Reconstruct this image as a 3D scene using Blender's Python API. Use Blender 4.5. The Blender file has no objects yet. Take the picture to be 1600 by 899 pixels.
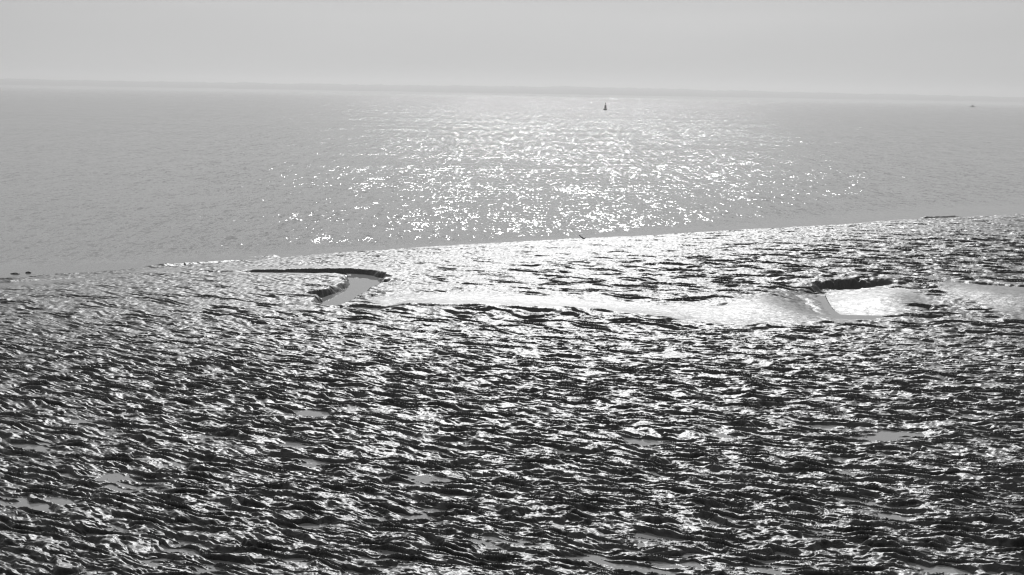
import bpy, math
import numpy as np
from mathutils import Matrix, Vector

# ------------------------------------------------------------------ camera, world, sun
sc = bpy.context.scene
C = sc.collection
FPX, CAMH = 2198.0, 7.0                    # focal length in pixels of a 1600 px wide frame, eye height in metres
PITCH = math.atan(303 / FPX)
ROLL = math.radians(0.967)
Fw = np.array([0, math.cos(PITCH), -math.sin(PITCH)])
r0 = np.array([1.0, 0, 0]); u0 = np.array([0, math.sin(PITCH), math.cos(PITCH)])
Rt = math.cos(ROLL) * r0 + math.sin(ROLL) * u0
Up = -math.sin(ROLL) * r0 + math.cos(ROLL) * u0
camd = bpy.data.cameras.new('camera'); cam = bpy.data.objects.new('camera', camd); C.objects.link(cam)
camd.sensor_width = 36.0; camd.lens = 36.0 * FPX / 1600.0
camd.clip_start = 0.1; camd.clip_end = 60000
M = Matrix(((Rt[0], Up[0], -Fw[0], 0), (Rt[1], Up[1], -Fw[1], 0), (Rt[2], Up[2], -Fw[2], CAMH), (0, 0, 0, 1)))
cam.matrix_world = M
sc.camera = cam

SUN_EL, SUN_AZ = 35.0, 1.5                 # degrees; azimuth right of the viewing direction
w = bpy.data.worlds.new('World'); sc.world = w; w.use_nodes = True
nt = w.node_tree; nt.nodes.clear()
sky = nt.nodes.new('ShaderNodeTexSky'); sky.sky_type = 'NISHITA'; sky.sun_disc = False
sky.sun_elevation = math.radians(SUN_EL); sky.sun_rotation = math.radians(SUN_AZ)
sky.air_density = 1.0; sky.dust_density = 2.5; sky.ozone_density = 1.0
bw = nt.nodes.new('ShaderNodeRGBToBW')
tc = nt.nodes.new('ShaderNodeTexCoord'); mp = nt.nodes.new('ShaderNodeMapping')
mp.inputs['Scale'].default_value = (1.2, 1.2, 14)
mp.inputs['Rotation'].default_value = (0, math.radians(-3), 0)
cn = nt.nodes.new('ShaderNodeTexNoise'); cn.inputs['Scale'].default_value = 2.2; cn.inputs['Detail'].default_value = 4
mr = nt.nodes.new('ShaderNodeMapRange'); mr.inputs['To Min'].default_value = 0.94; mr.inputs['To Max'].default_value = 1.06
mr.inputs['From Min'].default_value = 0.3; mr.inputs['From Max'].default_value = 0.7
ml = nt.nodes.new('ShaderNodeMath'); ml.operation = 'MULTIPLY'
bg = nt.nodes.new('ShaderNodeBackground'); bg.inputs['Strength'].default_value = 0.068
out = nt.nodes.new('ShaderNodeOutputWorld')
L = nt.links.new
gm = nt.nodes.new('ShaderNodeMath'); gm.operation = 'POWER'; gm.inputs[1].default_value = 0.32     # thin even overcast: the sky's contrast is low
gs = nt.nodes.new('ShaderNodeMath'); gs.operation = 'MULTIPLY'; gs.inputs[1].default_value = 7.5
L(sky.outputs[0], bw.inputs[0]); L(bw.outputs[0], gm.inputs[0]); L(gm.outputs[0], gs.inputs[0]); L(gs.outputs[0], ml.inputs[0])
L(tc.outputs['Generated'], mp.inputs[0]); L(mp.outputs[0], cn.inputs['Vector']); L(cn.outputs[0], mr.inputs['Value'])
L(mr.outputs[0], ml.inputs[1]); L(ml.outputs[0], bg.inputs['Color']); L(bg.outputs[0], out.inputs[0])

sd = bpy.data.lights.new('sun', 'SUN'); sd.energy = 5.0; sd.angle = math.radians(0.5); sd.color = (1, 1, 1)
so = bpy.data.objects.new('sun', sd); C.objects.link(so)
el, az = math.radians(SUN_EL), math.radians(SUN_AZ)
sv = Vector((math.sin(az) * math.cos(el), math.cos(az) * math.cos(el), math.sin(el)))
so.rotation_euler = sv.to_track_quat('Z', 'Y').to_euler()
so.location = sv * 50
sc.view_settings.view_transform = 'Standard'; sc.view_settings.look = 'None'
sc.view_settings.gamma = 1.0; sc.view_settings.exposure = -1.1
sc.cycles.use_denoising = True; sc.cycles.denoising_input_passes = 'RGB_ALBEDO_NORMAL'; sc.cycles.denoising_prefilter = 'ACCURATE'
sc.cycles.pixel_filter_type = 'BLACKMAN_HARRIS'; sc.cycles.filter_width = 1.2
sc.cycles.max_bounces = 4; sc.cycles.glossy_bounces = 3; sc.cycles.volume_bounces = 0
sc.cycles.sample_clamp_indirect = 4.0; sc.cycles.sample_clamp_direct = 0

# ------------------------------------------------------------------ helpers
def P(px, py, z=0.2):
    """pixel of the 1600x899 photograph -> point on the plane z (numpy x, y)"""
    px = np.asarray(px, float); py = np.asarray(py, float)
    d = FPX * Fw[:, None] + (px.ravel() - 800) * Rt[:, None] + (449.5 - py.ravel()) * Up[:, None]
    t = (z - CAMH) / d[2]
    return (d[0] * t).reshape(px.shape), (d[1] * t).reshape(px.shape)

def project(x, y, z):
    v = np.stack([x, y, z - CAMH]).astype(float)
    k = Fw @ v.reshape(3, -1); a = Rt @ v.reshape(3, -1); b = Up @ v.reshape(3, -1)
    return (800 + FPX * a / k).reshape(x.shape), (449.5 - FPX * b / k).reshape(x.shape)

rng = np.random.RandomState(7)
perm = rng.permutation(256).astype(np.int32); perm = np.concatenate([perm, perm])
ga = rng.rand(256) * 2 * np.pi
gx = np.cos(ga).astype(np.float32); gy = np.sin(ga).astype(np.float32)
def perlin(x, y):
    x = np.asarray(x, np.float32); y = np.asarray(y, np.float32)
    xi = np.floor(x).astype(np.int32); yi = np.floor(y).astype(np.int32)
    xf = x - xi; yf = y - yi
    u = xf * xf * xf * (xf * (xf * 6 - 15) + 10); v = yf * yf * yf * (yf * (yf * 6 - 15) + 10)
    xi &= 255; yi &= 255
    x1 = (xi + 1) & 255; y1 = (yi + 1) & 255
    def g(a, b, dx, dy):
        h = perm[perm[a] + b]
        return gx[h] * dx + gy[h] * dy
    n00 = g(xi, yi, xf, yf); n10 = g(x1, yi, xf - 1, yf)
    n01 = g(xi, y1, xf, yf - 1); n11 = g(x1, y1, xf - 1, yf - 1)
    a = n00 + u * (n10 - n00); b = n01 + u * (n11 - n01)
    return 1.5 * (a + v * (b - a))
def sstep(a, b, x):
    t = np.clip((x - a) / (b - a), 0, 1); return t * t * (3 - 2 * t)

def tag(o, label=None, cat=None, group=None, kind=None):
    if label: o['label'] = label
    if cat: o['category'] = cat
    if group: o['group'] = group
    if kind: o['kind'] = kind
    return o

def mesh_obj(name, verts, faces, mat, parent=None, smooth=False):
    me = bpy.data.meshes.new(name)
    me.from_pydata([tuple(map(float, v)) for v in verts], [], faces); me.update()
    if smooth:
        me.polygons.foreach_set('use_smooth', [True] * len(me.polygons))
    o = bpy.data.objects.new(name, me); C.objects.link(o)
    me.materials.append(mat)
    if parent: o.parent = parent
    return o

def grid_obj(name, X, Y, Z, mat, attrs=None):
    nr, nc = X.shape
    co = np.stack([X, Y, Z], -1).astype(np.float32).reshape(-1)
    idx = np.arange(nr * nc, dtype=np.int32).reshape(nr, nc)
    q = np.stack([idx[:-1, :-1], idx[:-1, 1:], idx[1:, 1:], idx[1:, :-1]], -1).reshape(-1)
    nf = (nr - 1) * (nc - 1)
    me = bpy.data.meshes.new(name)
    me.vertices.add(nr * nc); me.vertices.foreach_set('co', co)
    me.loops.add(nf * 4); me.loops.foreach_set('vertex_index', q)
    me.polygons.add(nf); me.polygons.foreach_set('loop_start', np.arange(0, nf * 4, 4, dtype=np.int32))
    me.polygons.foreach_set('use_smooth', np.ones(nf, bool))
    me.update(calc_edges=True)
    for k, v in (attrs or {}).items():
        a = me.attributes.new(k, 'FLOAT', 'POINT'); a.data.foreach_set('value', v.astype(np.float32).reshape(-1))
    me.materials.append(mat)
    o = bpy.data.objects.new(name, me); C.objects.link(o)
    return o

# ------------------------------------------------------------------ materials
def new_mat(name):
    m = bpy.data.materials.new(name); m.use_nodes = True
    n = m.node_tree; n.nodes.clear()
    o = n.nodes.new('ShaderNodeOutputMaterial'); b = n.nodes.new('ShaderNodeBsdfPrincipled')
    n.links.new(b.outputs[0], o.inputs['Surface'])
    return m, n, b

def plain(name, col, rough=0.6, var=0.25, scale=8, metallic=0):
    m, n, b = new_mat(name)
    t = n.nodes.new('ShaderNodeTexNoise'); t.inputs['Scale'].default_value = scale; t.inputs['Detail'].default_value = 5
    r = n.nodes.new('ShaderNodeMapRange'); r.inputs['To Min'].default_value = col * (1 - var); r.inputs['To Max'].default_value = col * (1 + var)
    g = n.nodes.new('ShaderNodeNewGeometry')
    n.links.new(g.outputs['Position'], t.inputs['Vector'])
    n.links.new(t.outputs[0], r.inputs['Value']); n.links.new(r.outputs[0], b.inputs['Base Color'])
    b.inputs['Roughness'].default_value = rough; b.inputs['Metallic'].default_value = metallic
    return m

def vnoise(n, scale3, s, detail, amp, seed=0, rot=0):
    """zero-mean random slope vector (x, y) from a noise texture in world space"""
    g = n.nodes.new('ShaderNodeNewGeometry'); mp = n.nodes.new('ShaderNodeMapping')
    mp.inputs['Scale'].default_value = scale3; mp.inputs['Location'].default_value = (seed * 13.7, seed * 7.1, 0)
    mp.inputs['Rotation'].default_value = (0, 0, math.radians(rot))
    t = n.nodes.new('ShaderNodeTexNoise'); t.inputs['Scale'].default_value = s; t.inputs['Detail'].default_value = detail
    t.inputs['Roughness'].default_value = 0.55
    n.links.new(g.outputs['Position'], mp.inputs[0]); n.links.new(mp.outputs[0], t.inputs['Vector'])
    sub = n.nodes.new('ShaderNodeVectorMath'); sub.operation = 'SUBTRACT'; sub.inputs[1].default_value = (0.5, 0.5, 0.5)
    n.links.new(t.outputs['Color'], sub.inputs[0])
    mul = n.nodes.new('ShaderNodeVectorMath'); mul.operation = 'MULTIPLY'
    mul.inputs[1].default_value = (amp[0], amp[1], 0)
    n.links.new(sub.outputs[0], mul.inputs[0])
    return mul.outputs[0]
def vadd(n, a, b):
    v = n.nodes.new('ShaderNodeVectorMath'); v.operation = 'ADD'; n.links.new(a, v.inputs[0]); n.links.new(b, v.inputs[1]); return v.outputs[0]
def vscale(n, a, s):
    v = n.nodes.new('ShaderNodeVectorMath'); v.operation = 'SCALE'; n.links.new(a, v.inputs[0])
    if isinstance(s, float): v.inputs['Scale'].default_value = s
    else: n.links.new(s, v.inputs['Scale'])
    return v.outputs[0]
def set_normal(n, b, slope):
    g = n.nodes.new('ShaderNodeNewGeometry')
    s = vadd(n, g.outputs['Normal'], slope)
    nm = n.nodes.new('ShaderNodeVectorMath'); nm.operation = 'NORMALIZE'; n.links.new(s, nm.inputs[0])
    n.links.new(nm.outputs[0], b.inputs['Normal']); n.links.new(nm.outputs[0], b.inputs['Coat Normal'])
def attr(n, name):
    a = n.nodes.new('ShaderNodeAttribute'); a.attribute_name = name; return a.outputs['Fac']
def mrange(n, s, a, b, c, d):
    r = n.nodes.new('ShaderNodeMapRange'); n.links.new(s, r.inputs['Value'])
    for k, v in zip(('From Min', 'From Max', 'To Min', 'To Max'), (a, b, c, d)): r.inputs[k].default_value = v
    return r.outputs[0]

def mud_material():
    m, n, b = new_mat('wet_mud')
    g = n.nodes.new('ShaderNodeNewGeometry')
    t = n.nodes.new('ShaderNodeTexNoise'); t.inputs['Scale'].default_value = 1.3; t.inputs['Detail'].default_value = 8
    n.links.new(g.outputs['Position'], t.inputs['Vector'])
    n.links.new(mrange(n, t.outputs[0], 0.3, 0.7, 0.014, 0.036), b.inputs['Base Color'])
    t2 = n.nodes.new('ShaderNodeTexNoise'); t2.inputs['Scale'].default_value = 9; t2.inputs['Detail'].default_value = 4
    n.links.new(g.outputs['Position'], t2.inputs['Vector'])
    n.links.new(mrange(n, t2.outputs[0], 0.3, 0.7, 0.48, 0.66), b.inputs['Roughness'])
    b.inputs['IOR'].default_value = 1.42
    n.links.new(attr(n, 'film'), b.inputs['Coat Weight']); b.inputs['Coat Roughness'].default_value = 0.46; b.inputs['Coat IOR'].default_value = 1.53
    s = vadd(n, vnoise(n, (1, 1.3, 1), 4.5, 2, (.55, .55), 9), vnoise(n, (1, 1.6, 1), 14, 3, (1.0, .9), 1))
    s = vadd(n, s, vnoise(n, (1, 1.4, 1), 45, 2, (0.7, 0.6), 2))
    rough = mrange(n, attr(n, 'smooth'), 0, 1, 1.0, 0.6)
    set_normal(n, b, vscale(n, s, rough))
    return m

def water_material(name, waves=True, base=0.24):
    m, n, b = new_mat(name)
    b.inputs['Base Color'].default_value = (base, base, base, 1)
    b.inputs['Roughness'].default_value = 0.16 if waves else 0.03
    b.inputs['IOR'].default_value = 1.33
    if waves:
        s = None                       # wave slopes at several scales, from ripples to long low swell
        for k, (lx, ly, ax, ay) in enumerate([(.08, .2, 1.0, .9), (.16, .5, 1.0, .85), (.32, 1.8, .9, .65), (.7, 7.0, .65, .35), (1.8, 24.0, .3, .12), (2.5, .8, .1, .4)]):
            q = vnoise(n, (1 / lx, 1 / ly, 1), 1.0, 1, (ax, ay), 3 + k, (4, -6, 5, -3, 2, -5)[k])
            s = q if s is None else vadd(n, s, q)
        # gusts: patches of rougher and calmer water
        g = n.nodes.new('ShaderNodeNewGeometry'); mp = n.nodes.new('ShaderNodeMapping'); mp.inputs['Scale'].default_value = (0.012, 0.06, 1)
        t = n.nodes.new('ShaderNodeTexNoise'); t.inputs['Scale'].default_value = 1.0; t.inputs['Detail'].default_value = 4
        n.links.new(g.outputs['Position'], mp.inputs[0]); n.links.new(mp.outputs[0], t.inputs['Vector'])
        gust = mrange(n, t.outputs[0], 0.3, 0.7, 0.6, 1.15)
        mu = n.nodes.new('ShaderNodeMath'); mu.operation = 'MULTIPLY'
        n.links.new(gust, mu.inputs[0]); n.links.new(attr(n, 'rough_water'), mu.inputs[1])
        set_normal(n, b, vscale(n, s, mu.outputs[0]))
    return m

mud = mud_material()
sea_mat = water_material('sea_water')
still_mat = water_material('still_water', waves=False, base=0.32)

# ------------------------------------------------------------------ layout read off the photograph, in plan
shore_px = np.array([(-900, 500), (-300, 455), (0, 434), (60, 430), (150, 425), (260, 415), (330, 410), (400, 405), (500, 397), (600, 390), (700, 384),
                     (800, 378), (900, 373), (1000, 369), (1100, 363), (1200, 357), (1300, 352), (1400, 344), (1500, 339), (1600, 334), (1900, 322), (2500, 300)], float)
shx, shy = P(shore_px[:, 0], shore_px[:, 1], 0.0)
def shore_y(x):
    return np.interp(x, shx, shy)

def seg_dist(x, y, pts):
    """distance to polyline, running parameter (vertex index) and side (>0 = camera side)"""
    best = np.full(x.shape, 1e9, np.float32); par = np.zeros(x.shape, np.float32); side = np.zeros(x.shape, np.float32)
    for i in range(len(pts) - 1):
        ax, ay = pts[i]; bx, by = pts[i + 1]
        dx, dy = bx - ax, by - ay; L2 = dx * dx + dy * dy
        t = np.clip(((x - ax) * dx + (y - ay) * dy) / L2, 0, 1)
        d = np.hypot(x - ax - t * dx, y - ay - t * dy)
        m = d < best
        best = np.where(m, d, best); par = np.where(m, i + t, par)
        side = np.where(m, -((dx) * (y - ay) - dy * (x - ax)), side)
    return best, par, side
def poly_sdf(x, y, pts):
    n = len(pts); ins = np.zeros(x.shape, bool)
    for i in range(n):
        ax, ay = pts[i]; bx, by = pts[(i + 1) % n]
        c = ((ay > y) != (by > y)) & (x < (bx - ax) * (y - ay) / (by - ay + 1e-12) + ax)
        ins ^= c
    d, _, _ = seg_dist(x, y, list(pts) + [pts[0]])
    return np.where(ins, -d, d)
def W(pts, z=0.24):
    a = np.array([(p[0], p[1]) for p in pts], float); X, Y = P(a[:, 0], a[:, 1], z)
    return np.stack([X, Y], -1)

# scarps: rim line (px, py, height), how far the floor takes to rise again
scarps = [
    ([(318, 419, 0), (340, 419.5, .05), (372, 420, .02), (385, 419.5, .08), (450, 419.5, .11), (525, 419, .17), (545, 419.5, .26), (575, 421, .27), (592, 425, .24), (602, 429, .14), (616, 432, 0)], .9, .10),
    ([(584, 441, 0), (598, 437.5, .12), (612, 435.5, .05), (618, 435, 0)], .5, .08),
    ([(474, 459, 0), (490, 457, .22), (505, 454, .26), (520, 451, .24), (532, 449.5, .15), (541, 447, 0)], .9, .12),
    ([(530, 434, 0), (540, 434.5, .08), (550, 436, 0)], .3, .08),
    ([(527, 443, 0), (540, 443, .09), (552, 444, 0)], .3, .08),
    ([(548, 465, 0), (562, 462, .06), (585, 460, .05), (600, 460, 0)], .3, .08),
    ([(512, 482, 0), (548, 478.5, .08), (565, 479, .12), (595, 481, .10), (625, 484, .03), (640, 485, .07), (690, 488, .04), (730, 489.5, .05), (745, 488.8, .08), (760, 490, .01), (830, 496, .06), (860, 497, .06), (875, 499, .02), (885, 497, .07), (920, 498, .01), (945, 496, .10), (965, 500, .03), (1100, 508, .02), (1180, 513, 0)], .5, .10),
    ([(1225, 455, 0), (1258, 447, .2), (1280, 440, .36), (1305, 438, .44), (1340, 437, .34), (1380, 438, .2), (1402, 439, .12), (1425, 439, .06), (1460, 438, 0)], 2.4, .3),
    ([(1250, 452, 0), (1270, 460, .2), (1282, 471, .28), (1292, 482, .15), (1304, 491, 0)], .45, .3),
    ([(1443, 440, 0), (1446, 444, .14), (1452, 450, .14), (1470, 451, .12), (1484, 453, 0)], .5, .08),
    ([(1470, 440, 0), (1500, 441, .05), (1560, 445, .08), (1610, 448, .07), (1660, 450, 0)], .5, .10),
    ([(258, 414, 0), (270, 413.5, .06), (320, 409, .05), (370, 406, .03), (390, 405, 0)], .3, .06),
    ([(20, 431, 0), (50, 430, .03), (120, 427.5, .03), (165, 425, 0)], .3, .05),
    ([(1436, 340.5, 0), (1450, 340, .09), (1475, 338.5, .1), (1492, 338, 0)], .4, .06),
]
pool_poly = [(542, 431), (566, 429), (582, 431), (594, 439), (588, 450), (564, 461), (547, 472), (536, 481), (522, 486), (494, 481), (510, 464), (530, 456), (543, 450), (545, 441)]
gully_poly = [(1283, 463), (1291, 464), (1295, 474), (1302, 484), (1314, 490), (1322, 497), (1310, 500), (1296, 494), (1286, 480)]
smooth_polys = [
    [(365, 416), (560, 416), (600, 424), (560, 427), (365, 425)],
    [(350, 404), (400, 398), (442, 398), (440, 404), (400, 406)], [(215, 420), (240, 413), (268, 413), (268, 419), (240, 421)],
    [(585, 472), (640, 463), (760, 461), (850, 466), (960, 472), (1060, 480), (1150, 480), (1210, 463), (1258, 460), (1285, 478), (1325, 497), (1290, 503), (1200, 511), (1100, 506), (950, 499), (850, 495), (700, 488), (600, 481)],
    [(1290, 462), (1340, 455), (1395, 449), (1440, 456), (1462, 474), (1400, 488), (1330, 494), (1298, 496)],
    [(1490, 441), (1560, 446), (1720, 452), (1720, 518), (1600, 500), (1560, 492), (1500, 476), (1465, 458)],
    [(1270, 455), (1300, 455), (1325, 480), (1345, 497), (1310, 508), (1285, 500), (1265, 475)],
    [(1310, 440), (1400, 438), (1400, 447), (1330, 456), (1300, 464)],
    [(-700, 470), (-300, 452), (0, 436), (120, 429), (180, 425), (180, 428), (90, 438), (0, 446), (-500, 480)],
]
levees = [
    ([(600, 482, 0), (640, 485, .18), (760, 490, .26), (900, 497, .26), (980, 501, .18), (1080, 506, 0)], 1.5, .9),
    ([(1285, 488, 0), (1320, 480, .05), (1370, 470, .15), (1425, 462, .15), (1460, 460, 0)], 2.6, 1.2),
    ([(1470, 452, 0), (1500, 460, .24), (1560, 474, .34), (1610, 481, .34), (1720, 490, 0)], 3.0, 1.6),
    ([(1436, 341, 0), (1448, 341, .13), (1470, 340, .13), (1490, 339, .12), (1498, 338.5, 0)], .3, .12),
    ([(258, 416.5, 0), (266, 416, .09), (320, 412, .08), (370, 408, .05), (385, 407, 0)], .3, .12),
    ([(0, 436, 0), (15, 435, .08), (28, 434, .08), (60, 432, .05), (120, 428, .05), (165, 426, 0)], .3, .12),
    ([(362, 402.5, 0), (385, 401.5, .05), (415, 401, .10), (428, 401, .10), (438, 401, 0)], .7, .3),
    ([(222, 418, 0), (240, 417, .05), (256, 416.5, .10), (266, 416, 0)], .7, .3),
]
# hummock height control (px, py, amplitude)
amp_pts = np.array([(0, 450, .03), (150, 440, .02), (300, 418, .03), (400, 412, .02), (600, 405, .03), (800, 395, .032), (1000, 385, .04), (1200, 375, .05), (1400, 355, .045), (1600, 345, .045),
    (0, 480, .07), (200, 460, .045), (400, 440, .028), (450, 465, .05), (620, 450, .03), (750, 440, .045), (900, 430, .075), (1100, 420, .095), (1300, 400, .085), (1500, 390, .095), (1600, 400, .1),
    (300, 500, .09), (500, 505, .10), (800, 520, .11), (1100, 530, .11), (1400, 500, .095), (1600, 510, .10), (0, 560, .11), (400, 600, .13), (800, 600, .13), (1200, 600, .125), (1600, 600, .12),
    (0, 800, .13), (400, 800, .13), (800, 800, .14), (1200, 800, .135), (1600, 800, .13)], float)
puddles = [(178, 745), (192, 757), (225, 763), (57, 698), (89, 786), (17, 645), (121, 660), (185, 824), (500, 648), (480, 644), (465, 696), (486, 726), (347, 745), (471, 754), (490, 824), (324, 686),
           (279, 861), (271, 726), (445, 869), (19, 786), (669, 752), (654, 809), (590, 820), (586, 875), (816, 848), (918, 873), (990, 690), (1010, 694), (1050, 690), (952, 673), (892, 711),
           (1027, 737), (997, 848), (1020, 893), (748, 843), (1279, 667), (1124, 681), (1376, 686), (1400, 684), (1424, 678), (1548, 678), (1568, 690), (1509, 652), (1309, 718), (1318, 741), (1433, 607),
           (1528, 781), (1590, 799), (1354, 792), (1396, 811), (1286, 837), (1478, 884), (320, 893), (1200, 890)]
PUD_Z = 0.239

def terrain(x, y):
    s = shore_y(x) - y
    base = np.where(s > 0, 0.30 * (1 - np.exp(-np.maximum(s, 0) / 6)), np.maximum(0.05 * s, -0.9)).astype(np.float32)
    px, py = project(x, y, base)
    num = np.zeros(x.shape); den = np.full(x.shape, 1e-9)
    for a, b, c in amp_pts:
        wgt = 1.0 / (((px - a) / 220) ** 2 + ((py - b) / 45) ** 2 + 0.05) ** 2
        num += wgt * c; den += wgt
    A = (0.85 * num / den).astype(np.float32)
    A *= sstep(-.6, .3, s) * 0.85 + 0.15
    sm = np.zeros(x.shape, np.float32)
    wob = 0.5 * perlin(x * 1.1, y * 0.8 + 9) + 0.2 * perlin(x * 4, y * 3)
    reg = (py > 415) & (py < 525) & (np.abs(px - 800) < 1800)
    X, Y, wb = x[reg], y[reg], wob[reg]
    smr = np.zeros(X.shape, np.float32)
    for pl in smooth_polys:
        smr = np.maximum(smr, 1 - sstep(-0.5, 0.8, poly_sdf(X, Y, W(pl)) + wb))
    sm[reg] = smr
    # hummocks: crests run along lines of constant q
    xc = np.clip(x, -14, 14)
    q = y + 0.40 * x - 0.010 * xc * xc
    wq = q + 0.24 * perlin(x / 2.3, q / 1.4 + 5) + 0.10 * perlin(x / .6, q / .5 + 3)
    def saw(qq, per, seed, lenx, jit):
        ph = qq / per + jit * perlin(x / (lenx * per) + seed, qq / (1.7 * per) + seed) + .35 * perlin(x / (lenx * per * .35) + seed * 2, qq / (per * .8))
        f = ph - np.floor(ph)
        a_ = np.clip(0.55 + 1.1 * perlin(x / (lenx * per * .8) + seed * 3, qq / (1.6 * per) + seed), 0.05, 1.5)
        return (np.where(f < 0.3, sstep(0, 0.3, f), 1 - (f - .3) / .7) - .5) * a_
    n2 = perlin(x / .5 + 17, wq / .20)
    n3 = perlin(x / .20 + 3, wq / .09 + 40)
    far = sstep(32, 46, y)                      # ripples grow longer and wider spaced towards the creek
    h = .95 * ((1 - far) * saw(wq, .37, 1.3, 2.5, .85) + 1.5 * far * saw(wq, .60, 2.3, 2.2, 1.0)) + (1 - .35 * far) * .42 * saw(wq, .18, 5.1, 2.4, .9) + (1 - sstep(22, 34, y)) * .20 * saw(wq, .085, 9.7, 2.6, 1.0)
    h = h + 0.28 * perlin(x / .8, wq / .45 + 11) + (1 - .6 * far) * (0.16 * n2 + 0.14 * n3 + .05 * perlin(x / .08, wq / .05)) + .35 * far * perlin(x / 1.0, wq / .30)
    low = perlin(x / 5, y / 4 + 60) * 0.5 + perlin(x / 2.2, y / 1.7 + 160) * 0.35
    # hollows that hold water
    for a, b in puddles:
        cx, cy = P(a, b, PUD_Z); cx, cy = float(cx), float(cy)
        rx, ry = 0.30, 0.32
        m = (np.abs(x - cx) < 1.6) & (np.abs(y - cy) < 1.6)
        if m.any():
            d2 = ((x[m] - cx) / rx) ** 2 + ((y[m] - cy) / ry) ** 2
            low[m] -= 1.15 * np.exp(-d2 * .6)
    h = h + low * .6
    A2 = A * (1 - sm)
    z = base + A2 * h + (1 - sm) * far * .014 * perlin(x / .16, y / .33) * sstep(-.5, .5, s) + sm * (0.006 * perlin(x / .8, y / .5) + .006 * perlin(x / .25, y / .15))
    # low levees that fall away from the camera and catch the sun
    reg = ((py > 325) & (py < 540)); X, Y = x[reg], y[reg]; zl = z[reg]
    for pts, back, front in levees:
        hh = np.array([p[2] for p in pts]); d, par, side = seg_dist(X, Y, W(pts, 0.0 if pts[0][1] < 420 else .26))
        H = np.interp(par, np.arange(len(hh)), hh)
        zl = zl + H * np.exp(-(d / np.where(side > 0, front, back)) ** 2)
    z[reg] = zl
    # scarps, pool and mound in the middle distance
    reg = ((py > 325) & (py < 540))
    X, Y = x[reg], y[reg]; dz = np.zeros(X.shape, np.float32); rag = (0.10 * perlin(X * 2.2, Y * 1.6) + .06 * perlin(X * 5, Y * 4)).astype(np.float32)
    for pts, R, wd in scarps:
        wp = W(pts, 0.0 if pts[0][1] < 418 or pts[0][1] == 431 else 0.26); hh = np.array([p[2] for p in pts])
        d, par, side = seg_dist(X, Y, wp)
        H = np.interp(par, np.arange(len(hh)), hh)
        sdv = np.where(side > 0, d, -d) + rag * (.8 + 3.2 * H)
        H = np.interp(par, np.arange(len(hh)), hh)
        dz -= (H * sstep(0, wd, sdv) * np.exp(-np.maximum(sdv - wd, 0) / R)).astype(np.float32)
        dz += (0.25 * H * np.exp(-(sdv / .5) ** 2) * (sdv < 0) * (1 - sstep(0.1, .4, H))).astype(np.float32)
    p1 = poly_sdf(X, Y, W(pool_poly, 0.08)) + rag * .6
    p2 = poly_sdf(X, Y, W(gully_poly, 0.0)) + rag * .6
    zz = z[reg] + dz
    k = sstep(-.12, .22, p1); zz = np.where(p1 < .22, zz * k + (1 - k) * np.minimum(zz, 0.02), zz)
    k = sstep(-.3, 2.4, p2) ** .8; zz = np.where(p2 < 2.4, zz * k + (1 - k) * np.minimum(zz, -0.04), zz)
    cx, cy = P(1215, 484, .3)
    zz += 0.16 * np.exp(-(((X - cx) / 1.7) ** 2 + ((Y - cy) / 2.2) ** 2))
    z[reg] = zz
    # lean the hummocks towards the camera so that their near faces stand steep
    y2 = y - 0.6 * A2 * np.clip(h, -1.2, 1.6)
    return y2, z, sm

# ------------------------------------------------------------------ mud flat
angs = np.concatenate([np.linspace(-62, -28, 120)[:-1], np.linspace(-28, 28, 1900), np.linspace(28, 62, 120)[1:]])
tanx = np.tan(np.radians(angs)).astype(np.float32)
vnear, vfar = 950.0, 178.0        # rows: pixels below the horizon, so the grid is finest where it is looked at steeply
n_rows = 2000
u = np.linspace(0, 1, n_rows)
v = vnear * (vfar / vnear) ** u
drow = FPX * CAMH / v
drow = np.concatenate([[3, 6, 9, 12, 14.5], drow, drow[-1] + np.array([2, 6, 15, 40])])
YY = np.repeat(drow[:, None], len(tanx), 1).astype(np.float32)
XX = YY * tanx[None, :]
Y2, ZZ, SM = terrain(XX, YY)
o = grid_obj('mud_flat', XX, Y2, ZZ, mud, {'smooth': SM, 'film': np.maximum(1.0 - .42 * sstep(24, 50, YY), .78 * SM)}); tag(o, kind='structure')

# ------------------------------------------------------------------ water
ang2 = np.tan(np.radians(np.concatenate([np.linspace(-62, -26, 20)[:-1], np.linspace(-26, 26, 260), np.linspace(26, 62, 20)[1:]])))
rows = 1 - np.geomspace(1, 1e-4, 240); rows = (np.geomspace(1, 180, 260) - 1) / 179
d0 = np.array([72.0])
YS = []
for tx in ang2:
    # where this sight line meets the shore
    dd = np.linspace(20, 200, 1500); s = shore_y(dd * tx) - dd
    i = np.argmax(s < 0); dsh = dd[i] if (s < 0).any() else 200
    YS.append(dsh - 2.5 + rows * (7000 - dsh))
YS = np.array(YS).T; XS = YS * ang2[None, :]
sea_s = YS - shore_y(XS)
gx_ = project(XS, YS, np.zeros_like(XS))[0]
calm_w = np.interp(gx_, [0, 500, 700, 900, 1300, 1600], [9, 6, 3.0, 2.2, 12, 16])
ROUGH = (sstep(0.2, 1.0, sea_s / calm_w) * 0.93 + 0.07) * np.interp(gx_, [-200, 100, 450, 700, 1150, 1450, 1800], [.3, .4, .8, 1, 1, .7, .4])
o = grid_obj('sea', XS, YS, np.zeros_like(XS), sea_mat, {'rough_water': ROUGH}); tag(o, kind='structure')

def sheet(name, pts, z, mat, zp):
    wp = W(pts, zp); c = wp.mean(0)
    wp = c + (wp - c) * 1.06
    o = mesh_obj(name, [(a, b, z) for a, b in wp] + [(c[0], c[1], z)], [(i, (i + 1) % len(wp), len(wp)) for i in range(len(wp))], mat)
    if o.data.polygons[0].normal.z < 0: o.data.flip_normals()
    return o
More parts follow.
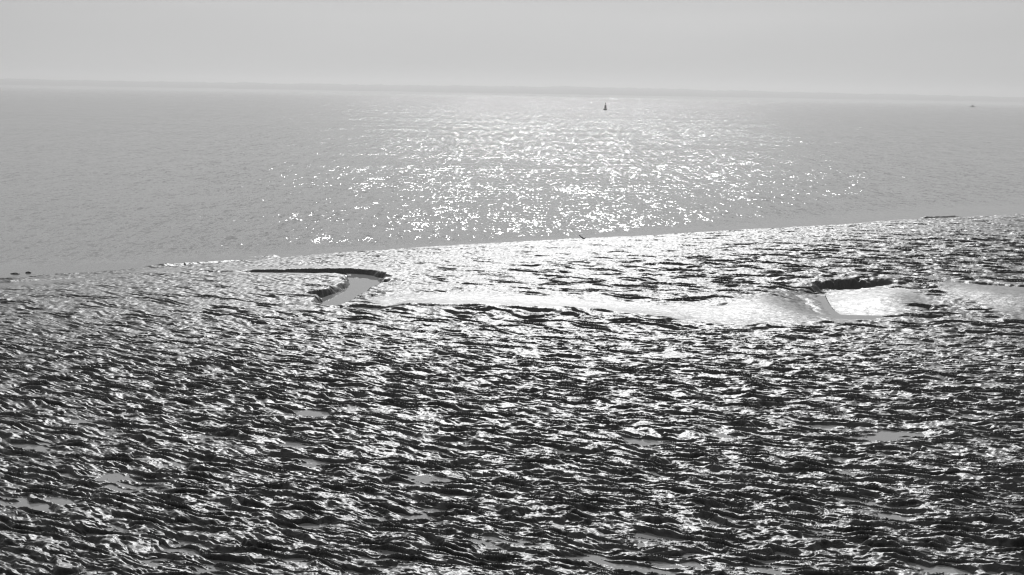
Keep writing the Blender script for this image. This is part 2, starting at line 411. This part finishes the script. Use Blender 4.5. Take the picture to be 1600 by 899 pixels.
# creek pool: a slightly larger sheet, the mud around it hides the rim
def fat(pts, k):
    c = np.mean(pts, 0); return [(c[0] + (p[0] - c[0]) * k, c[1] + (p[1] - c[1]) * k) for p in pts]
tag(sheet('creek_water', fat(pool_poly, 1.10), 0.075, still_mat, 0.08), kind='structure')
tag(sheet('gully_water', fat(gully_poly, 1.9), 0.0, still_mat, 0.0), kind='structure')
py_, px_ = np.meshgrid(np.linspace(3, 44, 60), np.linspace(-1.1, 1.1, 40), indexing='ij')
o = grid_obj('puddle_water', px_ * py_, py_, np.full_like(px_, PUD_Z), still_mat); tag(o, kind='structure')

# ------------------------------------------------------------------ far shore
hill_mat = plain('wooded_land', 0.07, 0.9, 0.4, 0.01)
sand_mat = plain('pale_mudbank', 0.35, 0.9, 0.15, 0.004)
def ridge(name, dist, depth, hfun, mat, seed, n=900, z0=-0.5):
    a = np.radians(np.linspace(-60, 60, n)); prof = [(0, 0), (0.06, .55), (.2, .85), (.45, 1), (.8, .6), (1, 0)]
    X = np.zeros((len(prof), n)); Y = X.copy(); Z = X.copy()
    px = 800 + FPX * np.tan(a)
    H = hfun(px, a)
    dd = dist * (1 + 0.02 * perlin(a * 9 + seed, a * 0 + seed))
    for i, (t, k) in enumerate(prof):
        rr = dd + t * depth
        X[i] = np.tan(a) * rr; Y[i] = rr; Z[i] = z0 + H * k
    o = grid_obj(name, X, Y, Z, mat); return tag(o, kind='structure')
def hills_h(px, a):
    t = a * 0
    base = np.interp(px, [-2000, 0, 300, 700, 900, 1000, 1200, 1600, 3000], [36, 37, 35, 39, 43, 42, 37, 30, 28])
    f = 1 + .10 * perlin(a * 40, t + 3) + .08 * perlin(a * 130, t + 8) + .07 * perlin(a * 420, t + 4)
    return base * f
ridge('far_hills', 6300, 500, hills_h, hill_mat, 2, n=1800)
ridge('far_mudbank', 5600, 350, lambda px, a: 8 + 1.5 * perlin(a * 30, a * 0 + 12), sand_mat, 5)

# ------------------------------------------------------------------ haze
hx = bpy.data.materials.new('haze'); hx.use_nodes = True; n = hx.node_tree; n.nodes.clear()
ho = n.nodes.new('ShaderNodeOutputMaterial'); pv = n.nodes.new('ShaderNodeVolumePrincipled')
pv.inputs['Color'].default_value = (.97, .97, .97, 1); pv.inputs['Density'].default_value = 3.0e-4; pv.inputs['Anisotropy'].default_value = 0.5
n.links.new(pv.outputs[0], ho.inputs['Volume'])
bx0, bx1, by0, by1, bz0, bz1 = -14000, 14000, -60, 7300, -2.5, 60
vs = [(x, y, z) for x in (bx0, bx1) for y in (by0, by1) for z in (bz0, bz1)]
o = mesh_obj('haze', vs, [(0, 1, 3, 2), (4, 6, 7, 5), (0, 4, 5, 1), (2, 3, 7, 6), (0, 2, 6, 4), (1, 5, 7, 3)], hx); tag(o, kind='stuff')

# ------------------------------------------------------------------ things
def lathe(profile, seg=20):
    vs, fs = [], []
    for r, z in profile:
        for k in range(seg):
            a = 2 * math.pi * k / seg; vs.append((r * math.cos(a), r * math.sin(a), z))
    for i in range(len(profile) - 1):
        for k in range(seg):
            a, b = i * seg + k, i * seg + (k + 1) % seg
            fs.append((a, b, b + seg, a + seg))
    fs.append(tuple(range(seg))[::-1]); fs.append(tuple((len(profile) - 1) * seg + k for k in range(seg)))
    return vs, fs
def tube(p0, p1, r0, r1=None, seg=8):
    r1 = r0 if r1 is None else r1
    a = Vector(p0); b = Vector(p1); d = (b - a).normalized(); s = d.orthogonal().normalized(); t = d.cross(s)
    vs = []
    for c, r in ((a, r0), (b, r1)):
        for k in range(seg):
            g = 2 * math.pi * k / seg; vs.append(tuple(c + s * (r * math.cos(g)) + t * (r * math.sin(g))))
    fs = [(k, (k + 1) % seg, seg + (k + 1) % seg, seg + k) for k in range(seg)] + [tuple(range(seg))[::-1], tuple(range(seg, 2 * seg))]
    return vs, fs
def merge(parts):
    V, F = [], []
    for vs, fs in parts:
        k = len(V); V += list(vs); F += [tuple(i + k for i in f) for f in fs]
    return V, F
def empty(name, loc, rz=0):
    o = bpy.data.objects.new(name, None); C.objects.link(o); o.location = loc; o.rotation_euler = (0, 0, rz); return o

dark_paint = plain('weathered_dark_paint', 0.03, 0.6)
lamp_glass = plain('lamp_glass', 0.12, 0.2, .1)
bxx, byy = P(946, 172, 0.0); bxx, byy = float(bxx), float(byy)
buoy = empty('navigation_buoy', (bxx, byy, 0), 0.3)
tag(buoy, 'small dark channel buoy with a topmark standing in the sun glitter', 'buoy')
mesh_obj('float', *lathe([(.55, -.6), (.95, -.3), (1.02, .1), (1.0, .38), (.9, .52), (.55, .62)], 28), dark_paint, buoy, True)
tw = [tube((.42 * cx, .42 * cy, .6), (.32 * cx, .32 * cy, 2.35), .05, .04) for cx in (-1, 1) for cy in (-1, 1)]
for zz in (1.1, 1.7, 2.3):
    k = .42 - .10 * (zz - .6) / 1.75
    q4 = [(-k, -k, zz), (k, -k, zz), (k, k, zz), (-k, k, zz)]
    tw += [tube(q4[i], q4[(i + 1) % 4], .03) for i in range(4)]
mesh_obj('tower', *merge(tw), dark_paint, buoy)
# day-mark panels fixed inside the tower
mesh_obj('day_mark', *lathe([(.42, .65), (.42, 1.3), (.38, 1.9), (.34, 2.28)], 12), dark_paint, buoy)
mesh_obj('mast', *tube((0, 0, 2.3), (0, 0, 3.2), .035), dark_paint, buoy)
mesh_obj('topmark', *lathe([(.36, 2.80), (.28, 3.05), (.06, 3.55), (.02, 3.6)], 16), dark_paint, buoy)
mesh_obj('lantern', *lathe([(.10, 2.36), (.13, 2.42), (.13, 2.56), (.06, 2.62)], 12), lamp_glass, buoy)

bxx, byy = P(1519.5, 167.6, 0.0)
boat = empty('small_boat', (float(bxx), float(byy), 0), 0.12)
tag(boat, 'tiny dark boat far out on the calm water near the right edge', 'boat')
def hull():
    st = [(-3.6, .75, .62), (-3.0, .95, .6), (-1.5, 1.1, .6), (0, 1.1, .65), (1.6, .9, .75), (2.8, .5, .9), (3.7, .05, 1.05)]
    vs, fs = [], []
    for x, bmm, g in st:
        vs += [(x, -bmm, g), (x, -bmm * .75, -.05), (x, 0, -.3), (x, bmm * .75, -.05), (x, bmm, g), (x, bmm * .9, g - .06), (x, -bmm * .9, g - .06)]
    for i in range(len(st) - 1):
        for k in range(7):
            a, b = i * 7 + k, i * 7 + (k + 1) % 7; fs.append((a, b, b + 7, a + 7))
    fs += [tuple(range(7))[::-1], tuple(range(len(st) * 7 - 7, len(st) * 7))]
    return vs, fs
mesh_obj('hull', *hull(), dark_paint, boat)
def frustum(x0, x1, y, z0, X0, X1, Yt, z1):
    return [(x0, -y, z0), (x1, -y, z0), (x1, y, z0), (x0, y, z0), (X0, -Yt, z1), (X1, -Yt, z1), (X1, Yt, z1), (X0, Yt, z1)], \
        [(3, 2, 1, 0), (4, 5, 6, 7), (0, 1, 5, 4), (1, 2, 6, 5), (2, 3, 7, 6), (3, 0, 4, 7)]
mesh_obj('cabin', *frustum(-1.6, 1.7, .8, .55, -1.0, .8, .65, 2.0), dark_paint, boat)
mesh_obj('cabin_roof', *frustum(-1.3, 1.05, .75, 2.003, -1.15, .9, .65, 2.12), dark_paint, boat)
mesh_obj('outboard', *frustum(-3.95, -3.62, .18, .1, -3.9, -3.62, .15, 1.0), dark_paint, boat)

# driftwood stick at the water's edge
sx, sy = P(911.5, 374, 0.02); sx, sy = float(sx), float(sy)
wood = plain('dark_wood', 0.02, 0.7, .4, 30)
def branch(pts, r0, r1):
    parts = []
    for i in range(len(pts) - 1):
        t0, t1 = i / (len(pts) - 1), (i + 1) / (len(pts) - 1)
        parts.append(tube(pts[i], pts[i + 1], r0 + (r1 - r0) * t0, r0 + (r1 - r0) * t1, 7))
    return merge(parts)
st = mesh_obj('driftwood_stick', *merge([branch([(.06, 0, -.12), (.02, 0, .02), (-.05, .01, .09), (-.12, .0, .14), (-.21, .02, .22)], .045, .018),
                                         branch([(.0, 0, .02), (.07, 0, .06), (.11, 0, .1)], .03, .014), branch([(-.05, .01, .09), (-.13, .02, .11)], .02, .01)]), wood)
st.location = (sx, sy, 0); tag(st, 'short dark stick leaning out of the mud at the water edge', 'stick')

# two clods standing in the shallows on the left
def clod(px, py, w_, d_, h_, seed, label):
    x, y = P(px, py, 0.0); vs, fs = [], []
    nu, nv = 22, 9
    r_ = np.random.RandomState(seed); ph = r_.rand(6) * 6.28
    for j in range(nv):
        b = -0.5 + (math.pi / 2 + .5) * j / (nv - 1)
        for i in range(nu):
            a = 2 * math.pi * i / nu
            k = 1 + .18 * math.sin(2 * a + ph[0]) + .12 * math.sin(3 * a + ph[1] + 2 * b) + .08 * math.sin(7 * a + ph[2] + 5 * b)
            vs.append((w_ * k * math.cos(b) * math.cos(a), d_ * k * math.cos(b) * math.sin(a), h_ * math.sin(b) * (1 + .15 * math.sin(3 * a + ph[3]))))
    for j in range(nv - 1):
        for i in range(nu):
            a, b = j * nu + i, j * nu + (i + 1) % nu; fs.append((a, b, b + nu, a + nu))
    fs.append(tuple(range((nv - 1) * nu, nv * nu)))
    o = mesh_obj('mud_clod', vs, fs, mud, None, True); o.location = (float(x), float(y), 0)
    tag(o, label, 'mud clod', 'mud clods standing in the shallows')
clod(24, 428.5, .17, .10, .05, 1, 'longer dark mud clod in the shallows at the left edge')
clod(44, 427, .11, .08, .055, 2, 'shorter rounder mud clod just right of the longer one')
